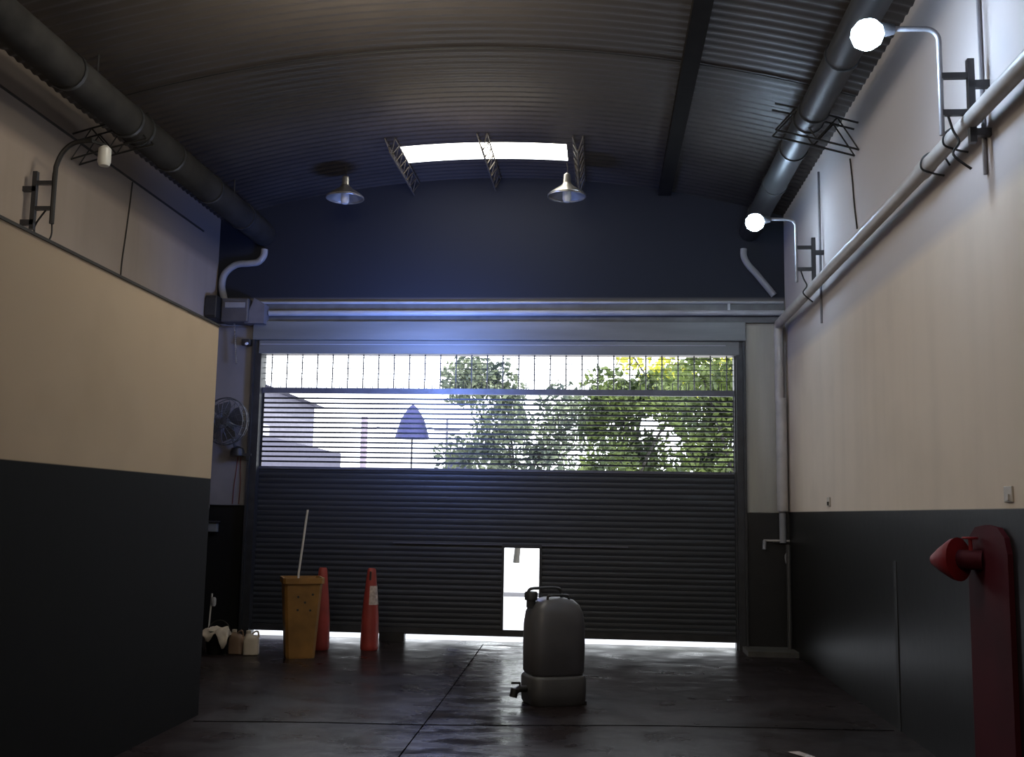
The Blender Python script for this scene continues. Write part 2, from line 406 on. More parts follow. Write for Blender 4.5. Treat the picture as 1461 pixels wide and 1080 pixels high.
# shutter motor and end plates, top left
mo = thing('shutter_motor', 'grey shutter motor housing on the wall at the left end of the shutter hood', 'motor', (-4.7, D, 4.0)); oo = (-4.7, D, 4.0)
b_ = MB(oo); b_.box(-4.88, -4.52, D - .28, D - .02, 3.98, 4.29); b_.build('housing', mat('motor_grey', (.085, .08, .085), .5), mo, bevel=.02)
b_ = MB(oo); b_.box(-4.82, -4.56, D - .30, D - .28, 4.16, 4.23); b_.build('cover_plate', M['pipe_grey'], mo)
b_ = MB(oo); b_.hexa([(-4.58, D - .24, 3.97), (-4.32, D - .24, 3.97), (-4.32, D - .02, 3.97), (-4.58, D - .02, 3.97)],
                     [(-4.46, D - .24, 4.30), (-4.32, D - .24, 4.22), (-4.32, D - .02, 4.22), (-4.46, D - .02, 4.30)])
b_.build('end_bracket', mat('bracket_grey', (.14, .135, .15), .5), mo)
b_ = thing('junction_box', 'dark box in the upper left wall corner beside the shutter motor', 'box', (-4.98, D, 4.0)); oo = (-4.98, D, 4.0)
MB(oo).box(-5.04, -4.885, D - .42, D - .02, 4.0, 4.30).build('case', M['black'], b_, bevel=.015)
MB(oo).box(-5.035, -4.90, D - .43, D - .42, 4.04, 4.26).build('lid', M['steel'], b_)

# bent drain stubs high on the back wall
def px_pipe(name, pts, r, m, label):
    o_ = MB().tube(smooth_path(pts, 8), r, 12).build(name, m, smooth=True)
    return tag(o_, label, 'pipe')
YB = D - .045
px_pipe('bent_pipe', [(-4.93, YB, 4.32), (-4.97, YB, 4.50), (-4.94, YB, 4.66), (-4.80, YB, 4.78), (-4.62, YB, 4.80), (-4.50, YB, 4.82), (-4.43, YB, 4.90), (-4.42, YB, 4.99)], .045, M['pipe_grey'],
        'pale S shaped pipe high on the back wall above the shutter motor')
px_pipe('bent_pipe', [(1.79, YB, 4.97), (1.79, YB, 4.88), (1.84, YB, 4.77), (1.95, YB, 4.64), (2.06, YB, 4.50), (2.16, YB, 4.37)], .042, M['pipe_grey'],
        'pale slanting pipe high on the back wall under the far lamp')

# small things by the left end of the shutter
ch = MB(); yb = D - .14
for i in range(19):
    z = 3.975 - i * .028; x = -4.74 + .05 * (i / 18)
    ch.lathe([(.004, -.014), (.013, -.007), (.013, .007), (.004, .014)], (x, yb, z), 6)
tag(ch.build('pull_chain', M['alu'], smooth=True), 'short bright pull chain hanging under the shutter motor', 'chain')
s_ = thing('wall_sensor', 'small dark sensor with a bright lens under the left end of the shutter hood', 'sensor', (-4.58, D, 3.72)); oo = (-4.58, D, 3.72)
MB(oo).box(-4.64, -4.52, D - .14, D - .04, 3.70, 3.78).build('body', M['steel'], s_, bevel=.01)
MB(oo).tube([(-4.56, D - .17, 3.71), (-4.56, D - .14, 3.72)], .018, 10).build('lens', mat('lens', (.8, .8, .85), .2), s_)

# ------------------------------------------------------------------ wall fan
FX, FZ = -4.73, 2.70
fn = thing('wall_fan', 'dark round wall mounted fan in a wire cage left of the shutter', 'fan', (FX, D - .04, 2.3), 0)
oo = (FX, D - .04, 2.3)
Rm = Matrix.Rotation(math.radians(-12), 3, 'Z') @ Matrix.Rotation(math.radians(90), 3, 'X')
fc = Vector((FX + .02, D - .36, FZ - .01))
cg = MB(oo)
def ring(c, r, rt, Mx, dz=0, seg=32):
    pts = [c + Mx @ Vector((r * math.cos(2 * PI * k / seg), r * math.sin(2 * PI * k / seg), dz)) for k in range(seg + 1)]
    cg.tube(pts, rt, 5, cap=False)
ring(fc, .30, .009, Rm); ring(fc, .285, .005, Rm, .07); ring(fc, .285, .005, Rm, -.07); ring(fc, .10, .005, Rm, .10)
for k in range(20):
    a = 2 * PI * k / 20; d = Vector((math.cos(a), math.sin(a), 0))
    cg.tube([fc + Rm @ (d * .05 + Vector((0, 0, .10))), fc + Rm @ (d * .16 + Vector((0, 0, .095))), fc + Rm @ (d * .285 + Vector((0, 0, .06))), fc + Rm @ (d * .30)], .0035, 4)
    cg.tube([fc + Rm @ (d * .05 + Vector((0, 0, -.10))), fc + Rm @ (d * .16 + Vector((0, 0, -.095))), fc + Rm @ (d * .285 + Vector((0, 0, -.06))), fc + Rm @ (d * .30)], .0035, 4)
cg.build('cage', M['fan'], fn, smooth=True)
for k in range(4):
    bl = MB(oo); a0 = k * PI / 2 + .3; loops = []
    pts = []
    for j in range(7):
        t_ = j / 6; r_ = .05 + .21 * t_; w_ = .35 + .25 * math.sin(PI * min(1, t_ * .8 + .1))
        a_ = fc + Rm @ Vector((r_ * math.cos(a0 - w_), r_ * math.sin(a0 - w_), -.025)); c_ = fc + Rm @ Vector((r_ * math.cos(a0 + w_), r_ * math.sin(a0 + w_), .025))
        pts.append((a_, c_))
    for (a_, b1), (c_, d_) in zip(pts, pts[1:]): bl.quad(a_, b1, d_, c_)
    bl.build('blade', M['fan'], fn, solid=.004)
hbm = MB(oo); hbm.lathe([(.02, -.20), (.075, -.19), (.08, -.06), (.055, .02), (.05, .05), (.01, .06)], fc, 20, Rm.inverted().transposed() if False else Rm @ Matrix.Scale(-1, 3, Vector((0, 0, 1))) @ Matrix.Scale(-1, 3, Vector((0, 0, 1))))
hbm.build('motor_hub', M['fan'], fn, smooth=True)
bk = MB(oo); bk.tube([fc + Vector((.05, .16, -.03)), (FX + .05, D - .16, 2.50), (FX + .08, D - .12, 2.36)], .02, 8)
bk.build('arm', M['fan'], fn, smooth=True)
ba = MB(oo); ba.lathe([(.09, -.05), (.09, .0), (.075, .045), (.03, .07), (.01, .072)], (FX + .10, D - .10, 2.32), 20)
ba.build('control_base', M['black'], fn, smooth=True)
cbm = MB(); cbm.tube(smooth_path([(-4.64, D - .044, 2.26), (-4.65, D - .044, 2.1), (-4.67, D - .044, 1.9), (-4.68, D - .044, 1.66)]), .007, 5)
tag(cbm.build('cable', M['cable_red']), 'reddish cable hanging from the fan base down the pale wall, left one', 'cable')
cbm = MB(); cbm.tube(smooth_path([(-4.60, D - .044, 2.26), (-4.60, D - .044, 2.1), (-4.59, D - .044, 1.9), (-4.60, D - .044, 1.66)]), .007, 5)
tag(cbm.build('cable', M['cable_red']), 'reddish cable hanging from the fan base down the pale wall, right one', 'cable')
hk = thing('shutter_lock', 'small dark latch on the shutter rail right of the fan base', 'latch', (-4.47, D - .1, 2.3)); oo = (-4.47, D - .1, 2.3)
MB(oo).box(-4.55, -4.44, D - .14, D - .11, 2.27, 2.30).build('bolt', M['steel'], hk)
MB(oo).box(-4.50, -4.46, D - .13, D - .11, 2.22, 2.27).build('keeper', M['steel'], hk)
# cable and box further down the corner
cbm = MB(); cbm.tube([(-4.98, D - .06, 1.64), (-4.99, D - .06, 1.46)], .008, 5)
tag(cbm.build('cable', M['wood']), 'short pale cable running down the dark corner to a small box', 'cable')
sb = thing('switch_box', 'small grey box on the dark wall corner at the end of the pale cable', 'box', (-4.93, D, 1.36)); oo = (-4.93, D, 1.36)
MB(oo).box(-5.02, -4.86, D - .08, D - .0, 1.30, 1.42).build('case', M['hood'], sb, bevel=.01)
MB(oo).box(-5.04, -4.84, D - .10, D - .0, 1.42, 1.44).build('lid', M['steel'], sb)

# ------------------------------------------------------------------ ducts under the eaves
for nm, x, z, r, lab in (('left', -4.45, 5.20, .16, 'dark round duct running along the left wall under the roof'), ('right', 1.87, 5.20, .13, 'dark round duct running along the right wall under the roof')):
    d_ = thing('roof_duct', lab, 'duct', (x, 3, z)); oo = (x, 3, z)
    MB(oo).tube([(x, Y0 + .05, z), (x, D - .02, z)], r, 20).build('duct_tube', M['duct'] if nm == 'right' else M['duct_l'], d_, smooth=True)
    for k, y in enumerate((4, 6, 8, 9.1, 9.35, 10.1, 11.2, 12.3)):
        MB(oo).tube([(x, y - .02, z), (x, y + .02, z)], r + .012, 20).build('joint_band', M['steel'], d_, smooth=True)
    for y in (5, 8.5, 12):
        MB(oo).tube([(x, y, z + r - .01), (x, y, roof_z(x) + .03)], .008, 6).build('hanger', M['steel'], d_)

# ------------------------------------------------------------------ lattice purlins
def lattice_y(x, y0, y1, depth, name, label):
    o_ = thing(name, label, 'roof truss', (x, y0, roof_z(x) - depth), group=None); oo = (x, y0, roof_z(x) - depth)
    zt = roof_z(x) - .0; zb = zt - depth
    c = MB(oo)
    for dx in (-.06, .06): c.tube([(x + dx, y0, zt), (x + dx, y1, zt)], .009, 5)
    c.tube([(x, y0, zb), (x, y1, zb)], .009, 5); c.build('chord_rods', M['lattice'], o_)
    w = MB(oo); n = int((y1 - y0) / .22); h = (y1 - y0) / n
    for i in range(n):
        a = y0 + i * h
        for dx in (-.06, .06):
            w.tube([(x + dx, a, zt), (x, a + h / 2, zb), (x + dx, a + h, zt)], .006, 4)
    w.build('web_rods', M['lattice'], o_)
    return o_
M['lattice'] = mat('lattice_steel', (.10, .085, .07), .45, .2)
lattice_y(-2.45, 11.5, D - .02, .16, 'lattice_purlin', 'thin lattice purlin under the roof at the left end of the bright skylight')
lattice_y(-1.38, 11.5, D - .02, .16, 'lattice_purlin', 'thin lattice purlin under the roof crossing the middle of the bright skylight')
lattice_y(-.28, 11.5, D - .02, .16, 'lattice_purlin', 'thin lattice purlin under the roof at the right end of the bright skylight')
p = MB().box(.72, .88, Y0, D - .02, roof_z(.8) - .05, roof_z(.8) + .02).build('roof_beam', mat('beam_dark', (.016, .014, .013), .95, spec=.05))
tag(p, 'dark beam running lengthwise under the corrugated roof right of the skylight', 'beam')
# transverse lattice arch, mostly lost in the dark
def arch_truss(y):
    o_ = thing('arch_truss', 'thin dark lattice arch truss spanning the hall, its ends showing on both walls', 'roof truss', (XC, y, 5)); oo = (XC, y, 5)
    n = 40; X = [XL + .02 + (XR - XL - .04) * i / n for i in range(n + 1)]
    zt = lambda x: roof_z(x) - .27; zb = lambda x: roof_z(x) - .52
    for side, (i0, i1) in enumerate(((0, 4), (36, 40))):
        c = MB(oo)
        for dy in (-.08, .08):
            c.tube([(X[i], y + dy, zt(X[i])) for i in range(i0, i1 + 1)], .010, 5)
            c.tube([(X[i], y + dy, zb(X[i])) for i in range(i0, i1 + 1)], .010, 5)
            for i in range(i0, i1):
                a, d_ = (zt(X[i]), zb(X[i + 1])) if i % 2 else (zb(X[i]), zt(X[i + 1]))
                c.tube([(X[i], y + dy, a), (X[i + 1], y + dy, d_)], .007, 4)
        c.build('end_lattice', M['black'], o_)
    c = MB(oo); c.tube([(x, y, roof_z(x) + .01) for x in X], .006, 5); c.build('top_rod', M['black'], o_)
    return o_
arch_truss(9.3)

# ------------------------------------------------------------------ pendant lamps
def pendant(x, label, first=None):
    y = 12.2; z = 5.40
    if first is not None:
        r = dup(first, label, (x, y, z)); return r
    o_ = thing('pendant_lamp', label, 'lamp', (x, y, z), group='metal pendant lamps beside the skylight')
    sp = MB(); sp.lathe([(.225, -.02), (.232, .0), (.20, .028), (.13, .075), (.085, .105), (.055, .135), (.05, .15)], seg=32)
    bm_ = sp.bm
    # open underside: drop the bottom cap
    bm_.faces.ensure_lookup_table()
    for f_ in [f_ for f_ in bm_.faces if len(f_.verts) == 32]: bm_.faces.remove(f_)
    s_ = sp.build('lamp_shade', M['alu'], o_, smooth=True, solid=.004)
    rm = MB(); rm.tube([(.228 * math.cos(2 * PI * k / 32), .228 * math.sin(2 * PI * k / 32), -.018) for k in range(33)], .006, 5, cap=False)
    rm.build('rim', M['alu'], s_, smooth=True)
    MB().lathe([(.048, .14), (.042, .25), (.02, .27)], seg=20).build('socket', M['alu'], o_, smooth=True)
    MB().lathe([(.03, .10), (.05, .06), (.052, -.05), (.035, -.085), (.01, -.09)], seg=20).build('bulb', M['glassy'], o_, smooth=True)
    MB().tube(smooth_path([(0, 0, .26), (.006, 0, .33), (-.004, 0, roof_z(x) - z)]), .005, 5).build('cord', M['trim'], o_)
    return o_
P1 = pendant(-3.13, 'spun metal pendant lamp hanging left of the bright skylight')
pendant(-.42, 'spun metal pendant lamp hanging below the right end of the bright skylight', P1)

# ------------------------------------------------------------------ wall lamps on H brackets (local: wall plane x=0, projecting to -x)
def wall_lamp(name, label, lit, loc, mirror=False):
    o_ = thing(name, label, 'lamp', loc)
    s = -1 if not mirror else 1
    for za, zb in ((.20, .245), (-.10, -.055)):
        br = MB(); br.box(min(0, s * .12), max(0, s * .12), -.02, .02, za, zb)
        br.build('wall_stub', M['bracket'], o_)
    br = MB(); x0, x1 = sorted((s * .085, s * .125)); br.box(x0, x1, -.02, .02, -.14, .38)
    br.build('post', M['bracket'], o_)
    for za, zb in ((.26, .295), (.03, .065)):
        br = MB(); x0, x1 = sorted((s * .125, s * .275)); br.box(x0, x1, -.016, .016, za, zb)
        br.build('crossbar', M['bracket'], o_)
    return o_, s
M['bracket'] = mat('bracket_steel', (.045, .045, .05), .4, .3)
M['pole'] = mat('pole_paint', (.22, .22, .24), .35, .3)
def lit_lamp(label, loc):
    o_, s = wall_lamp('wall_lamp', label, True, loc)
    pts = [(s * .28, 0, -.09), (s * .28, 0, .2), (s * .28, 0, .50)] + arc((s * .28 - .08, 0, .50), .08, 0, PI / 2, 6)[1:] + [(s * .28 - .30, 0, .585)]
    MB().tube(pts, .016, 10).build('pole', M['pole'], o_, smooth=True)
    MB().lathe([(.03, .06), (.04, .02), (.045, -.03), (.03, -.05)], (-.60, 0, .58), 16, Matrix.Rotation(math.radians(90), 3, 'Y')).build('socket', M['bracket'], o_, smooth=True)
    MB().lathe([(.02, .085), (.06, .07), (.092, .03), (.098, -.01), (.08, -.06), (.04, -.09), (.01, -.098)], (-.70, 0, .555), 24).build('bulb', M['led'], o_, smooth=True)
    ca = MB(); ca.tube(smooth_path([(s * .24, .02, .06), (s * .20, .05, -.04), (s * .17, .04, -.12), (s * .21, .03, -.2), (s * .12, .0, -.30)]), .008, 5)
    ca.build('cable', M['black'], o_)
    return o_
L1 = lit_lamp('glowing white lamp on a curved pole, nearest of the two on the right wall', (XR, 6.2, 3.97))
L2 = dup(L1, 'glowing white lamp on a curved pole, farthest on the right wall above the pale pillar', (XR, 10.86, 4.12))

# unlit lamp on the left wall
o_, s = wall_lamp('wall_lamp', 'unlit lamp with frosted globe on a dark bracket high on the left wall', False, (XL, 8.50, 4.12), mirror=True)
MB().tube(smooth_path([(.28, 0, -.09), (.28, 0, .35), (.29, 0, .45), (.34, 0, .56), (.44, 0, .64), (.60, 0, .66)]), .022, 8).build('pole', M['black'], o_, smooth=True)
MB().lathe([(.03, .10), (.055, .075), (.058, -.04), (.045, -.08), (.01, -.09)], (.64, .15, .56), 20).build('globe', M['glassy'], o_, smooth=True)
MB().tube([(.58, .02, .66), (.64, .15, .67), (.64, .15, .63)], .016, 8).build('socket', M['black'], o_)
ca = MB(); ca.tube(smooth_path([(.24, 0, .06), (.12, .02, -.10), (.14, .02, -.22), (.20, .02, -.28), (.27, .02, -.2), (.27, .02, -.05), (.26, 0, .30), (.27, 0, .42)]), .008, 5)
ca.build('cable', M['black'], o_)

# ------------------------------------------------------------------ right wall pipework
dp = thing('drain_pipe', 'long pale pipe sloping along the right wall and turning down beside the pillar', 'pipe', (2.18, 9, 4.0)); oo = (2.18, 9, 4.0)
PXp = 2.19
MB(oo).tube([(PXp, 2, 3.965), (PXp, 13.0, 3.985)], .052, 16).build('horizontal_run', M['pipe'], dp, smooth=True)
MB(oo).tube([(PXp, 7.02, 3.975), (PXp, 7.16, 3.975)], .060, 16).build('collar', M['pipe'], dp, smooth=True)
MB(oo).tube([(PXp, 12.9, 3.985), (PXp, 13.03, 3.96), (PXp + .0, 13.05, 3.85), (PXp, 13.05, 3.0)], .052, 16).build('downpipe', M['pipe'], dp, smooth=True)
MB(oo).tube([(PXp + .02, 13.04, 3.06), (PXp + .02, 13.04, 1.68)], .066, 16).build('lower_sleeve', M['pipe'], dp, smooth=True)
MB(oo).tube([(PXp + .02, 13.06, 1.68), (PXp + .02, 13.06, 1.30)], .040, 16).build('tail', M['kerbpipe'] if 'kerbpipe' in M else M['pipe_grey'], dp, smooth=True)
for y in (6.44, 6.9):
    ca = MB(oo); ca.tube(smooth_path([(XR - .01, y, 3.93), (PXp + .04, y + .02, 4.035), (PXp - .05, y + .05, 4.01), (PXp - .06, y + .08, 3.94), (PXp + .02, y + .1, 3.91), (XR - .01, y + .12, 3.90)]), .007, 5)
    ca.build('strap', M['black'], dp)
def wall_conduit(y, z0, z1, label, r=.014):
    o_ = MB().tube([(XR - r, y, z0), (XR - r, y, z1)], r, 8).build('cable_conduit', M['conduit_d'], smooth=True)
    return tag(o_, label, 'conduit')
M['conduit_d'] = mat('conduit_dark', (.16, .15, .16), .5)
wall_conduit(6.27, 3.66, 5.25, 'thin grey vertical conduit on the right wall behind the near lamp bracket')
wall_conduit(10.98, 3.62, 5.25, 'thin grey vertical conduit on the right wall behind the far lamp bracket', .012)
for y, z, lab in ((10.85, 1.77, 'small pale socket on the right wall just above the dark paint, farther one'), (6.15, 1.755, 'small pale socket on the right wall just above the dark paint, nearest one')):
    k = thing('wall_socket', lab, 'socket', (XR, y, z), group=None)
    MB().box(-.012, 0, -.06, .06, -.045, .045).build('plate', M['socket'], k, bevel=.004)
    MB().box(-.022, -.012, -.03, .01, -.035, .0).build('insert', M['trim'] if y > 8 else M['pipe'], k)
# tap and shelf bracket below the pillar panel
tp = thing('water_tap', 'small wall tap on a horizontal bar below the pale pillar at the right', 'tap', (2.1, D - .06, 1.3)); oo = (2.1, D - .06, 1.3)
MB(oo).tube([(1.98, D - .12, 1.325), (2.29, D - .12, 1.325)], .014, 8).build('bar', M['pipe'], tp, smooth=True)
MB(oo).tube([(1.99, D - .12, 1.325), (1.985, D - .13, 1.22)], .022, 8).build('spout', M['pipe_grey'], tp, smooth=True)
MB(oo).tube(smooth_path([(2.27, D - .14, 1.20), (2.23, D - .16, 1.15), (2.24, D - .16, 1.06)]), .010, 6).build('lever', M['pipe_grey'], tp, smooth=True)
MB(oo).box(2.10, 2.20, D - .12, D - .05, 1.30, 1.34).build('mount', M['steel'], tp)
sp_ = MB(); sp_.tube([(2.255, 12.95, .0), (2.255, 12.95, 1.28)], .028, 10)
tag(sp_.build('standpipe', mat('standpipe_dark', (.05, .048, .045), .5), smooth=True), 'dark vertical pipe rising from the floor in the right corner below the tap', 'pipe')

# hydrant point on the right wall
hy = thing('fire_hydrant', 'red hydrant point with cone shaped outlet on a tall red backboard, right wall', 'hydrant', (XR, 6.5, 0)); oo = (XR, 6.5, 0)
hbm = MB(oo)
pts = [(6.14, 0.0), (6.14, 1.42), (6.18, 1.51), (6.28, 1.565), (6.46, 1.58), (6.64, 1.565), (6.74, 1.51), (6.78, 1.42), (6.78, 0.0)]
hbm._add([(XR - .03, y, z) for y, z in pts] + [(XR, y, z) for y, z in pts], [tuple(range(9)), tuple(range(17, 8, -1))] + [(i, (i + 1) % 9, 9 + (i + 1) % 9, 9 + i) for i in range(9)])
hbm.build('backboard', M['redband'], hy)
Mh = Matrix.Rotation(math.radians(-62), 3, 'Y') @ Matrix.Identity(3)
hc = Vector((2.17, 6.64, 1.37))
dirv = Vector((-.20, .25, -.02)).normalized()
q = dirv.to_track_quat('Z', 'Y').to_matrix()
cn = MB(oo); cn.lathe([(.03, -.02), (.132, -.0), (.126, .03), (.080, .11), (.03, .18), (.012, .192)], hc, 24, q); cn.build('cone_outlet', M['red'], hy, smooth=True)
vb = MB(oo); vb.tube([(XR - .02, 6.54, 1.37), (2.23, 6.57, 1.37), hc], .06, 14); vb.build('valve_body', M['redband'], hy, smooth=True)
vb = MB(oo); vb.tube([(2.22, 6.57, 1.41), (2.215, 6.57, 1.50)], .012, 8); vb.tube([Vector((2.215, 6.57, 1.50)) + Vector((.04 * math.cos(k * PI / 8), .04 * math.sin(k * PI / 8), 0)) for k in range(17)], .008, 6)
vb.build('handwheel', M['red'], hy, smooth=True)

# ------------------------------------------------------------------ things on the floor
# tank
tk = thing('portable_tank', 'tall grey rounded plastic tank with handles standing alone in the middle of the floor', 'tank', (-.39, 9.25, 0), math.radians(24))
def sup(a, b, n, z, seg=40, cx=0, cy=0):
    L_ = []
    for k in range(seg):
        t_ = 2 * PI * k / seg; c, s = math.cos(t_), math.sin(t_)
        L_.append((cx + a * math.copysign(abs(c) ** (2 / n), c), cy + b * math.copysign(abs(s) ** (2 / n), s), z))
    return L_
bd = MB(); prof = [(.235, .185, .25), (.245, .195, .27), (.248, .198, .5), (.245, .195, .66), (.232, .185, .76), (.20, .165, .825), (.15, .135, .868), (.08, .09, .885)]
bd.loft([sup(a, b_, 4.0, z) for a, b_, z in prof]); bd.build('body', M['tank'], tk, smooth=True)
bs = MB(); bs.loft([sup(a, b_, 4.5, z) for a, b_, z in ((.235, .19, .0), (.25, .205, .02), (.255, .21, .10), (.255, .21, .215), (.245, .2, .235), (.235, .185, .245))]); bs.build('base', M['tank_base'], tk, smooth=True)
hd = MB(); hd.tube(smooth_path([(-.24, -.02, .80), (-.25, -.02, .90), (-.235, -.02, .955), (-.15, -.02, .965), (.0, -.02, .965), (.05, -.02, .94), (.06, -.02, .87)]), .014, 8)
hd.build('handle', M['steel'], tk, smooth=True)
hd = MB(); hd.tube(smooth_path([(-.10, -.10, .86), (-.09, -.10, .905), (.0, -.10, .91), (.08, -.10, .905), (.10, -.10, .86)]), .012, 8)
hd.build('handle', M['steel'], tk, smooth=True)
nk = MB(); nk.lathe([(.04, .80), (.04, .86), (.055, .865), (.058, .92), (.05, .935), (.02, .94)], (-.215, .0, .0), 20); nk.build('filler_cap', M['steel'], tk, smooth=True)
va = MB(); va.tube([(-.24, -.03, .13), (-.33, -.04, .13), (-.37, -.06, .11)], .028, 10); va.tube([(-.37, -.06, .14), (-.385, -.06, .07)], .034, 10); va.build('valve', M['black'], tk, smooth=True)
va = MB(); va.tube([(-.32, -.04, .15), (-.32, -.04, .18), (-.40, -.06, .185)], .010, 6); va.build('valve_lever', M['black'], tk)
sm = MB(); sm.box(.18, .24, -.17, -.05, -.0, .03); sm.build('foot', M['black'], tk)

# bin
bn = thing('waste_bin', 'tall square ochre plastic bin tapering to the floor with dark holes in one side', 'bin', (-3.28, 11.55, 0), math.radians(22))
def sq(h, z, r=.03, hy=None):
    hy = hy or h; return [(x, y, z) for x, y in ((-h + r, -hy), (h - r, -hy), (h, -hy + r), (h, hy - r), (h - r, hy), (-h + r, hy), (-h, hy - r), (-h, -hy + r))]
bb = MB(); bb.loft([sq(.15, 0), sq(.155, .02), sq(.205, .80), sq(.222, .80), sq(.225, .862), sq(.205, .862), sq(.20, .80), sq(.145, .06)], cap=False)
bb._add(sq(.15, .002), [tuple(range(7, -1, -1))]); bb._add(sq(.145, .06), [tuple(range(8))])
bb.build('body', M['ochre'], bn)
for hx, hz in ((-.055, .66), (.02, .60), (.10, .685), (-.055, .52), (.08, .515)):
    yy = -(.155 + (.205 - .155) * (hz - .02) / .78) - .002
    ho = MB(); ho.lathe([(.013, -.003), (.013, .003)], (hx, yy, hz), 10, Matrix.Rotation(PI / 2, 3, 'X'))
    ho.build('hole', M['black'], bn)
bl_ = MB(); bl_.box(-.05, .05, -.232, -.222, .80, .845); bl_.build('grip', M['ochre'], bn)
br = MB(); br.tube([(-3.33, 11.50, .07), (-3.325, 11.56, .9), (-3.27, 11.62, 1.60)], .012, 8)
tag(br.build('broom_handle', M['wood'], smooth=True), 'thin pale broom handle standing upright in the ochre bin', 'broom')
# cones
def cone(label, loc, rotz):
    c_ = thing('traffic_cone', label, 'traffic cone', loc, rotz)
    MB().lathe([(.095, 0), (.105, .02), (.105, .06), (.100, .35), (.085, .55), (.068, .72), (.055, .86), (.048, .92), (.036, .935), (.033, .90), (.03, .7)], seg=28).build('body', M['orange'], c_, smooth=True)
    w = MB(); n = 14
    vs = []
    for i in range(n + 1):
        a = -PI * .50 + PI * .62 * i / n
        for z, r_ in ((.52, .0895), (.735, .0685)): vs.append(((r_ + .002) * math.cos(a), (r_ + .002) * math.sin(a), z))
    w._add(vs, [(2 * i, 2 * i + 2, 2 * i + 3, 2 * i + 1) for i in range(n)])
    w.build('reflective_band', M['reflect'], c_, smooth=True)
    g_ = MB(); g_.tube([(.0, -.062, .80), (0, -.054, .90)], .012, 6); g_.build('chain_slot', M['trim'], c_)
    return c_
cone1 = cone('slender orange traffic cone with a pale reflective band standing alone before the shutter', (-2.66, 12.28, 0), 0)
dup(cone1, 'slender orange traffic cone standing behind the ochre bin, only its tip showing', (-3.22, 12.2, 0), 2.2)
# jugs
def jug(label, loc, rz, m_):
    j = thing('plastic_jug', label, 'jug', loc, rz)
    MB().loft([sup(.075, .055, 4, .0, 24), sup(.085, .065, 4, .01, 24), sup(.085, .065, 4, .17, 24), sup(.07, .055, 3, .205, 24), sup(.035, .035, 2.2, .225, 24, -.03), sup(.022, .022, 2, .24, 24, -.035)]).build('body', m_, j, smooth=True)
    MB().lathe([(.024, .235), (.026, .24), (.026, .265), (.01, .268)], (-.035, 0, 0), 14).build('cap', M['jug'], j, smooth=True)
    MB().tube(smooth_path([(.0, 0, .215), (.03, 0, .25), (.065, 0, .25), (.078, 0, .19)]), .010, 7).build('handle', m_, j, smooth=True)
    return j
jug('pale cream plastic jug on the floor, right one beside the bucket', (-3.83, 11.58, 0), .25, M['jug'])
jug('dull amber tinted plastic jug with pale cap between the bucket and the cream jug', (-4.01, 11.62, 0), -.2, M['jug2'])
bu = thing('bucket', 'dark bucket with wire handle holding a pale rag, left of the jugs', 'bucket', (-4.23, 11.6, 0))
bm2 = MB(); bm2.lathe([(.10, 0), (.105, .01), (.135, .25), (.14, .255), (.13, .25), (.10, .02)], seg=24); bm2.build('pail', M['black'], bu, smooth=True)
hd = MB(); hd.tube(arc((.02, 0, .24), .125, .05, PI - .05, 12), .006, 6); hd.build('wire_handle', M['trim'], bu, smooth=True)
rg = MB(); n = 14
gr = []
for i in range(n):
    row = []
    for j in range(n):
        u, v = i / (n - 1) * 2 - 1, j / (n - 1) * 2 - 1
        rr = math.hypot(u, v); z = .275 + .02 * math.sin(5 * u + 2) * math.cos(4 * v) - max(0, rr - .8) * .35 * (1 + .5 * math.sin(7 * u + 3 * v))
        row.append(rg.bm.verts.new((u * .165, v * .165, z + .012 * random.random())))
    gr.append(row)
for i in range(n - 1):
    for j in range(n - 1): rg.bm.faces.new((gr[i][j], gr[i + 1][j], gr[i + 1][j + 1], gr[i][j + 1]))
tag(rg.build('rag', M['cloth'], smooth=True, solid=.006), 'crumpled pale rag draped over the dark bucket', 'rag').location = (-4.23, 11.6, 0)
mp_ = thing('mop_stick', 'thin pale stick with a small head leaning by the end of the inner room wall', 'stick', (-4.40, 11.75, 0)); oo = (-4.40, 11.75, 0)
MB().tube([(0, 0, 0), (.02, .03, .64)], .009, 6).build('stick', M['wood'], mp_, smooth=True)
MB().lathe([(.02, .50), (.03, .52), (.03, .58), (.018, .60)], (.045, .02, .0), 10).build('head', M['pipe_grey'], mp_, smooth=True)
sc_ = MB(); sc_._add([(1.30, 7.62, .004), (1.38, 7.64, .006), (1.46, 7.50, .004), (1.44, 7.40, .004), (1.36, 7.50, .008)], [(0, 1, 2, 3, 4)])  # small flat pale shape on the floor
tag(sc_.build('pale_patch', M['pale_patch_mat'], solid=.002), 'small pale patch on the dark floor near the right wall', 'scrap')

# ------------------------------------------------------------------ outside
M['ground'] = mat('sunlit_pavement', (.62, .62, .66), .8, var=.12, scale=1.2)
M['lowwall'] = mat('boundary_wall', (.060, .058, .095), .8, var=.08)
M['house'] = mat('house_wall', (.17, .165, .22), .8, var=.1)
M['house_far'] = mat('far_house', (.45, .44, .5), .8, var=.1)
M['bark'] = mat('bark', (.03, .028, .024), .9)
struct('ground', MB().box(-60, 60, D + .25, 120, -.2, -.02), M['ground'])
struct('trim_shadow_line2', MB().box(XL, XR, D + .25, D + 1.2, -.03, -.0), M['ground'])
w_ = MB().box(-8.4, -8.15, 14.5, 32.5, 0, 3.38).build('boundary_wall', M['lowwall'])
tag(w_, 'long lavender grey wall outside seen through the left end of the shutter slats', 'wall')
hs_ = thing('house', 'pale house with sloping eaves line outside beyond the boundary wall at left', 'house', (-13, 24, 0)); oo = (-13, 24, 0)
MB(oo).box(-16, -9.2, 15, 33, 0, 4.9).build('walls', M['house'], hs_)
